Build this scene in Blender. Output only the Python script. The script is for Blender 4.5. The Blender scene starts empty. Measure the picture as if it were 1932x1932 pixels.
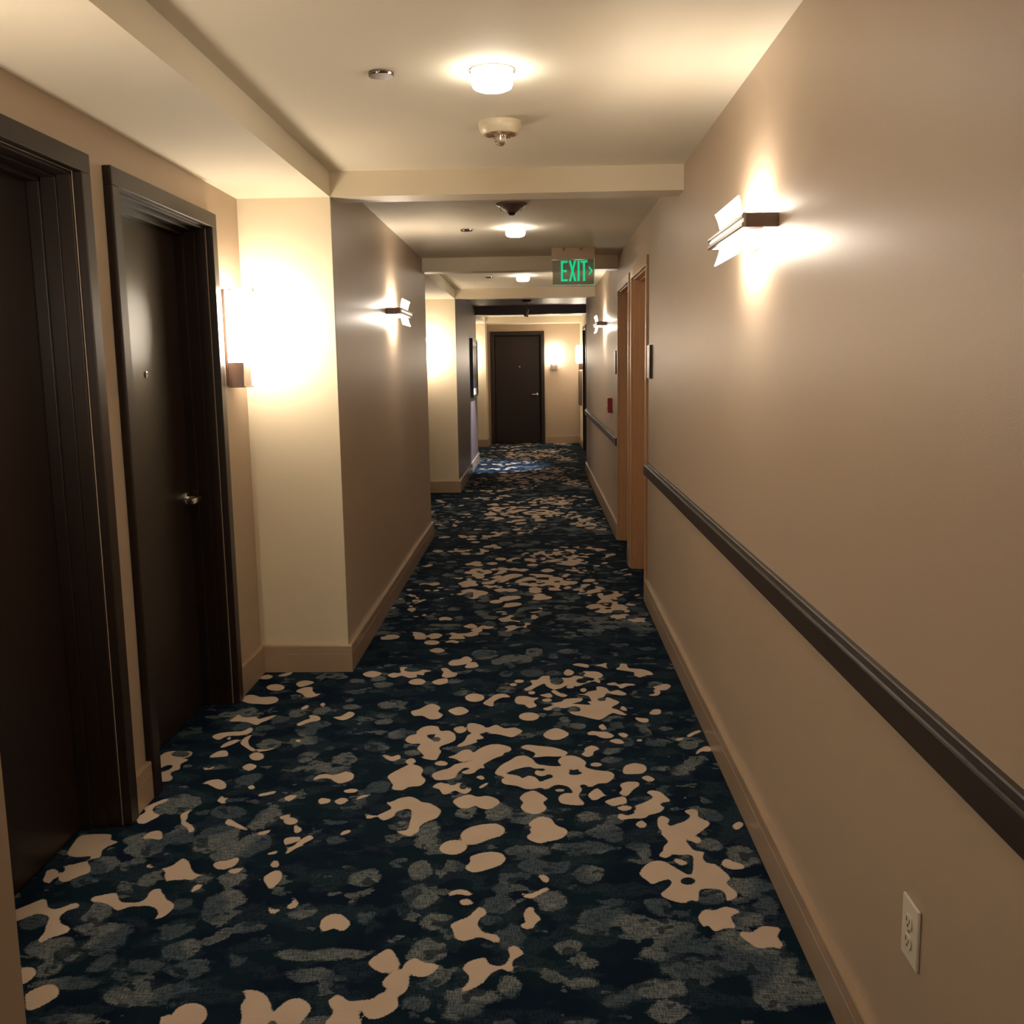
import bpy, bmesh, math, random
import numpy as np
from mathutils import Vector, Matrix
PI = math.pi
sc = bpy.context.scene
COL = sc.collection
# ------------------------------------------------------------------ camera
cam_d = bpy.data.cameras.new('camera'); cam = bpy.data.objects.new('camera', cam_d); COL.objects.link(cam)
sc.camera = cam
def _aim():
    pi_, ya, ro = [math.radians(a) for a in (-8.4934, -1.5948, -0.8811)]
    cp, sp, cy, sy = math.cos(pi_), math.sin(pi_), math.cos(ya), math.sin(ya)
    F = Vector((sy*cp, cy*cp, sp)); R = Vector((cy, -sy, 0)); U = R.cross(F)
    R, U = R*math.cos(ro)+U*math.sin(ro), U*math.cos(ro)-R*math.sin(ro)
    m = Matrix((R, U, -F)).transposed().to_4x4(); m.translation = Vector((0, 0, 1.5))
    return m
cam.matrix_world = _aim()
cam_d.sensor_width = 36; cam_d.lens = 36*1839.34/1932; cam_d.clip_start = 0.05; cam_d.clip_end = 100
# ------------------------------------------------------------------ world, exposure, lamp strengths
w = bpy.data.worlds.new('world'); sc.world = w; w.use_nodes = True
w.node_tree.nodes['Background'].inputs[0].default_value = (0, 0, 0, 1)
w.node_tree.nodes['Background'].inputs[1].default_value = 0
vs = sc.view_settings; vs.view_transform = 'Standard'; vs.look = 'None'; vs.gamma = 1; vs.use_curve_mapping = False
vs.exposure = 0.25
WARM = (1.0, 0.89, 0.74)
P_BAR = 3.5        # watts of each bulb in a bar sconce
L_BAR = 15.0        # glow of the bar sconce glass
L_BARREL = 56.0    # glow of the barrel sconce glass
L_DRUM = 32.0      # glow of the ceiling drum lights
P_SPOT = 380.0
# ------------------------------------------------------------------ plan (metres)
XL, XB, XR, XR2 = -1.402, -0.961, 0.688, 0.83
ZC, ZS = 2.412, 2.297
YEND, YBACK = 19.10, -3.2
PER = 3.25
BEIGE='''-1555,3625 -1508,3624 -1499,3663 -1465,3679 -1397,3673 -1383,3623 -1415,3601 -1378,3590 -1395,3548 -1380,3496 -1403,3476 -1395,3446 -1378,3421 -1379,3392 -1410,3387 -1468,3407|-1305,3611 -1293,3666 -1265,3683 -1243,3654 -1237,3621 -1263,3616|-1298,3521 -1270,3505 -1255,3531 -1255,3500 -1281,3490|-1250,3362 -1233,3395 -1199,3405 -1160,3366 -1150,3323 -1171,3319 -1201,3342 -1231,3366|-1146,3224 -1141,3264 -1127,3246 -1105,3250 -1120,3228 -1102,3198 -1121,3202|-1384,3169 -1367,3204 -1335,3243 -1322,3225 -1344,3195 -1353,3169 -1338,3135 -1309,3114 -1308,3102 -1325,3070 -1336,3050 -1358,3054 -1377,3086 -1377,3115 -1365,3135 -1375,3152|-1238,3118 -1224,3143 -1209,3160 -1215,3126 -1205,3093 -1203,3069 -1173,3041 -1154,3014 -1149,2994 -1161,2987 -1181,3021 -1208,3045 -1224,3085|-1300,2942 -1298,2983 -1282,2999 -1257,2995 -1234,2938 -1269,2946 -1287,2946|-1502,2853 -1512,2910 -1511,2969 -1420,2976 -1401,2939 -1371,2924 -1391,2895 -1398,2866 -1384,2824 -1409,2811 -1414,2790 -1424,2784 -1413,2831 -1457,2825 -1487,2835|-1476,2770 -1450,2780 -1417,2797 -1389,2764 -1376,2731 -1397,2711 -1421,2677 -1444,2683 -1458,2708 -1458,2747|-1513,2741 -1499,2754 -1475,2737 -1467,2724 -1457,2731 -1458,2712 -1468,2692 -1466,2667 -1494,2683 -1505,2718|-1215,2763 -1215,2786 -1196,2766 -1182,2760 -1193,2753|-1167,2753 -1138,2770 -1121,2817 -1091,2789 -1070,2750 -1047,2724 -1019,2720 -1039,2701 -1047,2685 -1069,2692 -1092,2682 -1116,2676 -1135,2705 -1146,2737|-1028,2618 -1025,2661 -1006,2661 -1005,2639 -1021,2621|-1307,2589 -1287,2600 -1245,2615 -1219,2577 -1194,2562 -1172,2571 -1152,2600 -1140,2636 -1113,2633 -1089,2588 -1056,2559 -1045,2537 -1056,2492 -1080,2476 -1105,2484 -1124,2509 -1136,2537 -1164,2545 -1187,2531 -1202,2523 -1232,2548 -1265,2565 -1292,2568|-1508,2509 -1489,2531 -1469,2554 -1443,2583 -1427,2571 -1409,2542 -1383,2528 -1364,2540 -1340,2562 -1315,2542 -1341,2525 -1350,2498 -1343,2476 -1325,2454 -1296,2438 -1289,2417 -1306,2402 -1328,2387 -1336,2366 -1354,2381 -1353,2412 -1363,2438 -1370,2465 -1381,2492 -1419,2506 -1443,2487 -1479,2454|-1014,2783 -1003,2799 -976,2803 -952,2823 -941,2806 -945,2769 -970,2749 -994,2753 -1008,2769|-1089,3617 -1089,3593 -1103,3580 -1124,3585 -1142,3605 -1150,3631 -1143,3651 -1124,3656 -1103,3642|-1145,3514 -1128,3550 -1094,3529 -1094,3498 -1112,3481|-1071,3337 -1060,3354 -1040,3327 -1055,3316|-1012,3276 -988,3290 -960,3303 -957,3285 -981,3267 -1007,3258|-914,3240 -902,3267 -872,3265 -879,3235 -890,3218|-890,3100 -865,3117 -855,3103 -870,3079 -884,3083|-821,3067 -823,3050 -835,3041 -852,3044 -866,3058 -871,3076 -863,3090 -848,3093 -831,3084|-827,3043 -793,3008 -796,2989 -810,2981|-834,2948 -787,2955 -785,2929 -821,2904|-823,2893 -799,2886 -781,2929 -761,2966 -739,2947 -758,2921 -768,2903 -754,2896 -778,2885 -797,2850 -811,2843 -805,2868|-865,2847 -839,2864 -834,2847 -859,2837|-836,2782 -827,2808 -809,2782 -808,2762 -825,2761|-835,2701 -818,2736 -800,2742 -785,2723 -780,2685 -794,2636 -815,2660|-955,2736 -940,2753 -911,2756 -916,2739 -928,2723|-1067,3072 -1058,3084 -1022,3052 -963,3001 -989,3005 -1026,3028 -1057,3044|-934,2986 -914,2997 -894,3005 -904,2974 -928,2970|-784,2551 -766,2534 -749,2528 -736,2531 -745,2511 -757,2505 -773,2525|-726,2594 -711,2585 -698,2565 -695,2542 -707,2531 -723,2534 -722,2554 -713,2565|-607,2439 -611,2476 -592,2503 -564,2503 -542,2481 -528,2460 -531,2439 -543,2421 -568,2434 -590,2421 -600,2426|-844,3392 -838,3436 -808,3450 -781,3440 -755,3455 -738,3472 -705,3449 -700,3400 -737,3364 -766,3386 -782,3406 -816,3411|-714,3306 -684,3320 -658,3306 -674,3287 -704,3288|-784,3213 -785,3243 -748,3234 -744,3208 -772,3194|-729,3217 -706,3246 -680,3225 -702,3190|-657,3238 -639,3265 -606,3269 -625,3251 -652,3229|-630,3631 -604,3625 -584,3609 -561,3630 -548,3597 -573,3566 -597,3582 -613,3604|-526,3565 -505,3597 -483,3560 -505,3534|-604,3123 -585,3110 -562,3106 -536,3135 -518,3164 -547,3207 -525,3211 -506,3237 -469,3253 -439,3232 -421,3210 -389,3197 -358,3163 -345,3137 -355,3088 -388,3057 -406,3025 -405,2987 -422,2972 -417,2953 -446,2965 -480,2991 -444,3002 -442,3049 -444,3122 -452,3151 -471,3155 -494,3130 -504,3097 -534,3069 -557,3098 -577,3086 -592,3086|-660,2969 -652,2996 -631,3003 -629,2988 -647,2969|-572,3433 -520,3518 -493,3534 -461,3513 -446,3477 -450,3437 -429,3398 -431,3364 -444,3341 -483,3332 -499,3306 -540,3314 -542,3351 -559,3389|-373,3601 -341,3622 -314,3671 -284,3677 -264,3632 -257,3594 -281,3568 -310,3560 -338,3590|-268,3632 -246,3687 -208,3727 -169,3732 -126,3703 -121,3664 -148,3642 -150,3620 -185,3588 -216,3541 -224,3526 -212,3495 -235,3495 -257,3450 -289,3445 -299,3465 -268,3495 -293,3501 -314,3456 -319,3416 -342,3397 -390,3393 -410,3442 -382,3476 -351,3496 -329,3537 -288,3552 -257,3589|-411,3548 -387,3569 -360,3548 -366,3522 -400,3527|-396,3331 -376,3369 -347,3359 -307,3363 -283,3368 -268,3321 -251,3312 -269,3275 -293,3285 -314,3303 -328,3280 -350,3269 -370,3313|-246,3416 -223,3430 -211,3405 -218,3391|-229,3325 -211,3358 -191,3367 -216,3320|-173,3469 -153,3525 -120,3572 -96,3609 -62,3614 -36,3581 -11,3529 72,3512 62,3559 79,3601 113,3615 146,3595 170,3547 163,3506 199,3476 255,3460 268,3421 240,3363 204,3356 174,3325 152,3350 135,3336 144,3308 128,3254 141,3211 146,3185 110,3181 65,3198 58,3246 82,3277 111,3277 96,3327 68,3346 45,3342 16,3309 -5,3323 -27,3314 -58,3312 -90,3338 -139,3357 -148,3395 -136,3415 -170,3439|83,3300 78,3293 67,3289 53,3291 45,3296 45,3304 54,3309 67,3311 79,3307|-82,3697 -59,3725 -10,3713 51,3695 103,3645 75,3607 15,3607 -32,3597 -23,3635 -45,3663|154,3628 170,3649 170,3683 200,3714 230,3682 205,3654 199,3616 176,3600|-79,3238 -58,3283 -27,3296 1,3264 20,3229 2,3203 15,3160 0,3127 -26,3112 -60,3132 -74,3169 -65,3203|-312,3214 -290,3249 -260,3268 -240,3257 -224,3248 -197,3257 -165,3239 -147,3204 -163,3170 -188,3151 -215,3162 -231,3179 -256,3158 -287,3166|-266,2964 -249,3009 -208,3036 -153,3044 -123,3008 -132,2963 -174,2934 -217,2901 -250,2916|-327,2884 -307,2923 -279,2932 -254,2923 -238,2883 -255,2848 -282,2837 -313,2849|-227,2821 -197,2845 -163,2855 -128,2845 -114,2807 -129,2774 -164,2748 -206,2730 -236,2754 -221,2794|-46,3039 -26,3078 0,3096 29,3078 46,3031 75,3007 81,2977 59,2940 20,2922 -8,2910 -40,2929 -51,2955 -35,2985 -44,3000 -33,3016|-15,2712 4,2716 19,2690 6,2668|-68,2617 -50,2608 -25,2617 7,2644 20,2632 -6,2611 -31,2585 -53,2591|-55,2503 -46,2534 -29,2542 -25,2514 -6,2482 -21,2460 -30,2434 -51,2434 -66,2450 -48,2460 -52,2482|-253,2450 -235,2471 -206,2492 -179,2542 -156,2509 -175,2482 -180,2455 -163,2419 -124,2403 -116,2378 -125,2367 -152,2386 -176,2393 -210,2376 -234,2390 -243,2424|-273,2608 -263,2626 -235,2634 -203,2611 -211,2600 -246,2608 -267,2597|-237,2576 -213,2582 -197,2556 -229,2551|-94,2348 -72,2354 -52,2321 -77,2297 -81,2274 -75,2251 -91,2246 -108,2257 -135,2234 -150,2201 -179,2174 -205,2166 -185,2207 -190,2234 -205,2256 -193,2285 -152,2303 -137,2274 -102,2271 -87,2309|230,3526 224,3514 210,3508 195,3510 185,3520 186,3533 196,3543 212,3545 225,3538|302,3460 313,3510 349,3538 385,3525 394,3484 373,3444 339,3438 307,3440|366,3405 391,3424 413,3390 389,3370|281,3344 309,3370 349,3367 350,3339 322,3298 302,3255 280,3262 274,3280 288,3307|162,3259 182,3299 198,3317 212,3290 222,3263 246,3254 213,3249 197,3228 177,3219|218,3210 247,3232 275,3245 293,3236 291,3192 266,3184 246,3171 228,3188|371,3279 388,3297 418,3284 436,3243 445,3210 415,3198 406,3179 418,3159 398,3125 359,3104 342,3083 297,3079 263,3069 252,3093 264,3116 285,3102 312,3117 311,3142 323,3150 320,3175 354,3200 389,3239 384,3257|256,3159 284,3175 306,3167 304,3150 277,3135|309,3041 329,3065 344,3037 334,3015 316,3015|385,3076 402,3099 424,3072 413,3041 421,3025 449,3044 469,3056 497,3096 480,3132 513,3149 528,3128 522,3091 553,3048 529,3005 498,2968 462,2938 457,2917 471,2863 503,2849 502,2805 521,2779 552,2701 535,2671 539,2652 555,2614 545,2587 517,2570 521,2605 510,2631 480,2637 450,2628 437,2570 416,2576 399,2560 375,2567 352,2582 335,2605 352,2629 376,2665 370,2689 342,2677 318,2662 305,2683 287,2718 307,2766 337,2796 367,2795 387,2772 431,2714 447,2733 462,2819 453,2836 422,2832 403,2839 383,2816 367,2819 358,2833 375,2860 381,2888 399,2920 384,2968 388,2991 379,3014|399,2809 416,2809 442,2785 420,2769 406,2785|460,2935 485,2953 502,2945 503,2920 488,2906 470,2924|540,2778 563,2812 579,2792 600,2778 609,2759 590,2746 558,2749|425,2493 449,2528 475,2523 509,2542 546,2517 514,2493 516,2440 489,2437 460,2422 436,2437 425,2461|519,2404 530,2422 555,2417 584,2445 608,2445 635,2435 617,2399 623,2364 612,2343 591,2350 556,2345 541,2364|623,3028 650,3055 661,3039 648,3012 627,2997|601,3633 620,3672 656,3705 668,3671 659,3649 625,3649 601,3617|490,3225 508,3252 502,3230|-1334,2259 -1307,2259 -1285,2237 -1284,2209 -1293,2192 -1307,2192 -1343,2259|-1256,2129 -1267,2155 -1244,2184 -1219,2190 -1195,2171 -1185,2145 -1197,2119 -1216,2096 -1234,2093|-895,2044 -901,2070 -891,2077 -870,2074 -852,2095 -835,2102 -815,2080 -813,2061 -833,2044 -827,2018 -887,2017|-744,2172 -722,2144 -725,2110 -710,2071 -697,2018 -640,2019 -645,2047 -635,2059 -619,2047 -612,2019 -574,2033 -562,2062 -553,2099 -566,2121 -591,2139 -618,2131 -631,2106 -644,2086 -652,2111 -672,2146 -702,2167|-449,2282 -436,2308 -409,2341 -393,2332 -366,2276 -372,2256 -400,2238 -427,2253|-356,2256 -351,2285 -329,2301 -305,2282 -266,2271 -283,2234 -309,2222 -335,2236|-400,2200 -383,2239 -358,2255 -344,2245 -333,2201 -336,2169 -350,2150 -364,2155 -388,2179|-519,2129 -504,2152 -489,2147 -469,2129 -440,2132 -414,2137 -395,2161 -368,2161 -351,2132 -350,2102 -372,2077 -389,2065 -412,2067 -434,2097 -441,2092 -429,2062 -423,2020 -505,2019 -509,2052 -497,2086 -510,2111|-1388,4591 -1364,4651 -1326,4624 -1334,4581|-1304,4632 -1272,4679 -1240,4683 -1254,4631 -1278,4620|-1223,4452 -1225,4421 -1246,4405 -1277,4412 -1303,4437 -1313,4470 -1300,4496 -1272,4501 -1241,4484|-1181,4503 -1173,4544 -1143,4556 -1103,4535 -1100,4510 -1125,4478 -1152,4457|-1156,4398 -1129,4450 -1090,4453 -1079,4405 -1050,4357 -1030,4360 -1046,4319 -1085,4309 -1117,4359|-1383,4280 -1376,4340 -1342,4347 -1297,4316 -1242,4323 -1211,4292 -1207,4247 -1234,4218 -1286,4224 -1334,4235|-1076,4165 -1056,4208 -1043,4172 -1061,4144|-1000,4214 -992,4236 -975,4214 -976,4185 -946,4149 -986,4185|-1350,4006 -1341,4046 -1336,4093 -1309,4058 -1280,4051 -1248,4058 -1226,4030 -1199,4057 -1162,4081 -1181,4023 -1205,3990 -1215,3958 -1262,3991 -1309,4002|-1020,4074 -980,4067 -958,4033 -961,4007 -1000,3987 -1028,3946 -1047,3969 -1017,4021 -1001,4034|-909,4052 -876,4059 -849,4117 -820,4092 -826,4044 -853,4011 -884,4025|-1366,3829 -1350,3865 -1300,3883 -1255,3889 -1236,3933 -1218,3907 -1220,3864 -1254,3840 -1303,3834 -1326,3793|-1298,3804 -1287,3826 -1278,3792|-1295,3716 -1288,3757 -1263,3792 -1237,3791 -1250,3750 -1282,3710|-1224,3756 -1227,3809 -1203,3851 -1203,3791 -1181,3732 -1147,3692 -1150,3669 -1194,3715|-1009,3794 -985,3788 -983,3762 -1001,3771|-1143,3692 -1099,3691 -1062,3713 -1087,3680 -1123,3669|-884,4658 -845,4701 -792,4665 -799,4622 -827,4596 -866,4618|-757,4626 -735,4667 -696,4663 -712,4753 -676,4755 -611,4723 -541,4695 -577,4669 -577,4622 -617,4644 -607,4600 -642,4584 -685,4619 -719,4589|-639,4517 -623,4562 -587,4571 -555,4527 -571,4483 -614,4484|-525,4523 -495,4564 -458,4572 -448,4513 -481,4478 -509,4490|-503,4730 -474,4738 -440,4675 -414,4657 -418,4605 -454,4585 -486,4606 -484,4676|-473,4821 -457,4868 -419,4886 -399,4930 -376,4929 -352,4865 -384,4800 -432,4777 -461,4783|-383,4745 -368,4818 -336,4836 -314,4762 -351,4735|-594,5048 -571,5089 -538,5088 -510,5040 -539,5006 -575,5017|-259,4290 -268,4254 -293,4235 -323,4242 -344,4272 -347,4311 -329,4341 -300,4347 -272,4327|-262,4216 -235,4282 -207,4334 -167,4341 -140,4295 -180,4288 -213,4237 -213,4172 -241,4187|-574,4115 -541,4143 -508,4202 -479,4206 -448,4162 -455,4113 -429,4072 -441,4025 -478,4016 -517,4060 -555,4060|-410,4126 -381,4161 -352,4168 -319,4118 -336,4077 -368,4064 -395,4092|-555,3789 -544,3830 -515,3848 -520,3873 -501,3922 -470,3941 -436,3928 -420,3878 -386,3883 -357,3840 -350,3780 -373,3745 -402,3717 -408,3689 -397,3666 -401,3622 -413,3574 -476,3601 -456,3612 -495,3690 -486,3741 -519,3741 -544,3759|-313,3958 -290,3968 -251,3944 -227,3912 -191,3947 -153,3905 -111,3914 -78,3873 -96,3836 -122,3807 -173,3837 -210,3850 -229,3869 -264,3839 -303,3876|-369,3908 -332,3933 -312,3882 -342,3852|-340,3716 -313,3768 -300,3839 -259,3839 -234,3796 -269,3779 -259,3756 -292,3727 -322,3708|-8,4042 -19,4010 -45,3994 -74,4000 -94,4026 -94,4061 -75,4088 -45,4094 -19,4076|8,3835 31,3884 63,3906 95,3877 114,3834 83,3786 48,3775 17,3799|-119,4250 -110,4302 -70,4309 -39,4286 -7,4285 -34,4234 -19,4176 -53,4149 -73,4191 -108,4206|-80,4522 -86,4506 -100,4498 -116,4502 -126,4515 -127,4532 -116,4545 -100,4547 -86,4538|-113,4471 -117,4456 -127,4449 -139,4452 -148,4464 -148,4479 -141,4491 -128,4493 -117,4485|-81,4401 -40,4472 -51,4530 -14,4546 7,4599 45,4599 44,4545 85,4494 107,4510 92,4569 140,4568 168,4601 205,4583 208,4541 234,4524 267,4557 286,4523 278,4482 254,4515 199,4468 172,4441 126,4461 94,4414 58,4402 27,4447 17,4487 -14,4448 -55,4385|206,4670 241,4669 284,4659 305,4603 278,4557 236,4574 206,4605 223,4634|113,4645 134,4707 165,4662 152,4613 125,4607|161,4778 193,4802 241,4777 239,4731 212,4741|266,4763 303,4784 338,4806 329,4756 337,4711 301,4748|374,4701 399,4746 403,4791 435,4781 441,4718 504,4698 538,4662 551,4610 515,4602 480,4569 457,4604 461,4647 425,4670|311,4474 352,4497 370,4464 398,4480 439,4471 450,4451 410,4443 376,4405 359,4448 328,4454|526,4421 562,4460 599,4468 613,4435 583,4381 552,4382|494,4314 526,4336 522,4382 547,4382 552,4343 533,4305 502,4302|469,4071 496,4126 524,4118 518,4071 493,4057|400,4026 423,4019 457,4008 450,3966 418,3973|591,3809 622,3851 652,3875 658,3857 627,3827 600,3797|538,3769 564,3792 580,3786 554,3759|160,4335 203,4334 220,4365 262,4387 259,4426 280,4439 309,4410 321,4363 359,4385 395,4331 378,4308 334,4324 305,4348 292,4302 269,4258 247,4222 228,4244 217,4304 177,4320|7,4141 39,4168 59,4189 39,4204 94,4232 105,4261 150,4275 190,4274 178,4230 133,4202 172,4194 225,4186 208,4230 247,4229 268,4243 301,4287 328,4257 352,4213 311,4150 337,4121 374,4053 342,4060 315,4081 294,4061 253,4001 216,4015 179,4042 142,4063 120,4104 168,4103 165,4145 97,4146 58,4126 24,4119|349,4142 366,4170 379,4107 356,4117|240,3918 259,3950 273,3893 254,3883|188,3845 208,3869 244,3862 271,3858 298,3817 275,3790 244,3796 223,3823 196,3827|314,3837 338,3849 356,3824 337,3795|273,3760 301,3784 322,3772 332,3737 305,3731|381,3765 398,3780 408,3765 395,3753|-12,4331 11,4330 41,4345 53,4299 35,4285 5,4308|47,4376 67,4386 92,4344 122,4321 106,4291 76,4314|50,4250 44,4236 31,4229 16,4232 6,4243 6,4259 16,4270 32,4272 45,4265|156,4432 151,4418 140,4412 128,4414 121,4425 121,4439 129,4450 142,4452 152,4445|214,4388 210,4370 200,4361 190,4364 184,4379 185,4398 192,4413 203,4416 212,4406|-26,4354 -30,4339 -40,4331 -51,4334 -58,4347 -58,4362 -51,4374 -40,4377 -30,4369|-556,5199 -563,5170 -586,5156 -616,5162 -637,5185 -641,5216 -624,5240 -596,5244 -569,5228|-527,5201 -494,5246 -448,5216 -459,5182 -490,5200|-793,5322 -798,5292 -821,5277 -851,5283 -873,5308 -878,5340 -863,5365 -835,5369 -807,5352'''
HOLES='''-1461,3497 -1443,3538 -1419,3533 -1419,3496 -1443,3471|-134,3449 -93,3489 -48,3508 -27,3493 6,3493 14,3477 6,3467 -23,3473 -25,3443 -7,3423 14,3428 26,3442 44,3415 13,3389 -7,3370 -19,3404 -47,3428 -71,3404 -84,3424 -104,3434|97,3492 121,3476 142,3491 137,3466 153,3451 131,3432 99,3437 104,3466|447,2678 440,2665 425,2658 410,2661 402,2671 404,2685 415,2696 431,2698 444,2691|-475,3835 -455,3841 -437,3847 -442,3805 -453,3787|223,4521 216,4498 200,4486 182,4491 171,4510 172,4535 185,4554 203,4558 218,4545|260,4544 255,4531 243,4524 231,4527 223,4537 224,4551 233,4561 245,4564 256,4557|252,2333 243,2309 224,2297 205,2301 194,2320 196,2345 211,2365 231,2369 248,2357|279,2258 269,2238 250,2227 230,2231 218,2247 220,2269 236,2285 257,2289 274,2278|285,2374 280,2362 270,2357 259,2359 253,2368 254,2379 262,2389 273,2391 282,2385|415,2303 404,2287 382,2278 359,2281 346,2294 348,2312 366,2326 390,2329 410,2320|508,2174 491,2133 467,2111 447,2119 439,2151 447,2196 469,2231 494,2239 509,2216|420,2138 409,2118 390,2108 372,2111 362,2128 365,2149 381,2166 401,2170 417,2159|214,2416 208,2406 196,2402 182,2403 174,2411 175,2420 184,2428 198,2430 210,2425|451,2405 442,2378 429,2364 417,2369 413,2391 418,2420 430,2442 443,2448 451,2433|210,2196 200,2173 179,2161 157,2165 143,2184 145,2208 161,2228 185,2232 204,2220|551,2818 539,2793 519,2779 500,2784 490,2805 495,2833 512,2854 534,2859 549,2845|600,2570 589,2552 569,2542 549,2546 539,2560 543,2580 559,2595 581,2598 597,2589|-1147,2612 -1144,2580 -1164,2563 -1196,2569 -1227,2595 -1242,2630 -1234,2657 -1205,2663 -1171,2645|-1030,2636 -1029,2603 -1049,2586 -1081,2592 -1111,2619 -1125,2654 -1115,2682 -1086,2688 -1052,2670|-1078,2509 -1077,2484 -1093,2471 -1120,2475 -1145,2495 -1156,2522 -1148,2543 -1124,2547 -1096,2534|113,2820 98,2798 62,2787 22,2791 -5,2809 -5,2832 22,2850 64,2854 100,2842|1,2653 -9,2630 -34,2618 -61,2622 -80,2641 -80,2666 -62,2685 -34,2689 -9,2677|426,2503 412,2483 384,2472 355,2475 337,2492 340,2515 363,2532 394,2536 419,2525'''
TOPSLATE='''-1393,3645 -1396,3627 -1414,3618 -1441,3622 -1463,3636 -1470,3655 -1459,3670 -1434,3673 -1409,3663|-445,3113 -449,3093 -464,3083 -483,3087 -498,3103 -501,3124 -491,3141 -472,3144 -454,3134|-313,3363 -315,3350 -323,3343 -332,3346 -340,3356 -341,3371 -336,3382 -326,3384 -317,3377|-271,3335 -273,3318 -280,3309 -290,3313 -297,3326 -299,3344 -294,3358 -284,3361 -275,3352|518,2593 505,2568 481,2555 457,2559 444,2580 448,2607 469,2628 495,2633 515,2619|-598,4714 -606,4691 -631,4680 -661,4684 -683,4704 -686,4728 -669,4747 -640,4750 -612,4737|-410,3787 -413,3770 -423,3761 -436,3765 -445,3778 -447,3796 -441,3810 -428,3813 -416,3804|111,4518 102,4485 83,4468 61,4474 47,4502 48,4538 62,4566 85,4572 104,4553|174,4134 166,4112 149,4100 129,4104 117,4123 118,4147 132,4165 151,4169 168,4156|89,4135 84,4119 71,4111 56,4114 47,4127 47,4144 57,4157 72,4160 85,4151|296,4258 291,4243 278,4235 265,4238 257,4250 258,4266 268,4279 281,4281 293,4273|576,4476 564,4452 542,4439 519,4444 506,4464 509,4491 527,4511 551,4515 571,4502'''
SLATE='''-1001,2429,46,47|-947,2338,43,39|-1249,2510,41,50|-1260,2888,64,64|-1369,2680,43,31|-1407,2465,40,32|-1308,2347,56,44|-1032,2554,28,31|-928,2555,41,57|-1181,2961,44,67|-1056,2948,72,97|-1356,2784,52,53|-1319,2946,39,44|-1277,3204,78,78|-1180,2382,42,40|-1171,2699,30,38|-1016,2692,23,25|-924,3607,39,48|-844,3501,50,51|-769,3590,47,54|-777,3480,63,40|-1086,3409,43,49|-933,3093,49,81|-925,2909,54,79|-1043,2969,40,83|-1081,3134,57,50|-1003,2845,41,49|-660,3704,49,45|-595,3333,44,46|-535,2699,43,49|-906,2572,47,63|-921,2692,39,44|-663,2939,36,29|-470,3033,30,31|-671,2515,33,39|-491,2487,27,38|-799,2444,36,31|-153,3129,48,66|-45,3087,74,48|-251,3129,34,41|-369,3010,40,53|-365,2913,42,43|-36,2855,55,42|113,2882,93,31|8,2767,80,39|135,2722,46,51|-77,2690,52,37|22,2577,47,52|-130,2548,45,50|-296,2477,43,43|-355,2595,47,61|-377,2749,40,58|-80,2404,43,48|65,2354,23,29|154,3094,52,32|187,2977,43,45|-421,3487,29,35|-308,3699,40,28|-512,3651,26,27|-302,2344,43,43|-120,2635,22,24|275,3654,34,33|268,3567,34,31|451,3488,33,20|533,3487,37,30|507,3448,40,30|575,3543,37,31|569,3107,29,40|220,2978,46,64|162,2882,44,42|314,2833,24,41|612,2819,43,60|593,2653,70,48|627,2554,40,56|556,2477,41,42|184,2488,87,59|326,2543,36,45|326,2425,93,56|526,2902,31,42|517,2360,99,44|246,3077,29,39|253,2441,157,43|323,2343,119,47|487,2372,80,62|388,2259,100,44|546,2280,96,77|282,2173,85,35|291,2099,53,44|576,2170,92,70|64,2349,28,30|109,2283,23,22|101,2196,49,21|171,2132,33,20|98,2057,28,13|-300,2327,47,54|-84,2401,40,56|-177,2143,73,30|-79,2186,30,42|-197,2103,49,40|-269,2240,17,25|-573,2314,118,27|-586,2233,86,22|-307,2122,40,25|-1001,2425,46,45|-946,2337,44,48|-909,2255,60,34|-1171,2367,48,37|-1292,2343,44,49|-1262,2254,32,34|-1182,2198,69,27|-1131,2277,32,40|-965,2130,94,31|-1040,2150,33,31|-896,2172,44,21|-1199,2431,75,32|-1022,2272,54,29|-972,4122,41,55|-1080,4103,39,48|-1137,4029,46,46|-956,3961,47,51|-982,3873,46,43|-939,3776,43,53|-1104,3743,47,52|-1311,4107,49,62|-1277,3947,42,45|-1009,4609,52,38|-1082,4619,22,43|-889,4547,38,33|-797,4579,43,42|-760,4479,42,49|-686,4202,42,50|-671,4069,43,34|-686,3983,40,36|-841,4176,38,36|-600,3844,36,55|-671,3721,49,46|-1134,4320,26,30|-1171,3919,38,31|-875,4385,52,28|-1378,4087,44,41|-292,4972,64,89|-218,4853,34,57|-133,4880,96,76|-31,5004,46,70|138,5020,52,50|72,4932,26,43|-166,4634,33,43|-41,4650,59,61|67,4646,43,43|-357,4360,41,38|-164,4403,52,47|9,4065,22,27|103,4004,21,26|142,3926,37,31|273,4021,28,39|312,3917,23,37|-320,3682,35,28|424,3941,32,32|433,3860,21,43|319,3921,31,40|343,3754,30,40|283,3669,39,27|151,3919,27,31|103,4004,21,29|524,3965,11,26|463,3735,53,34|588,3722,44,39|-26,5004,35,60|242,4904,28,34|559,5049,46,30'''
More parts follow.
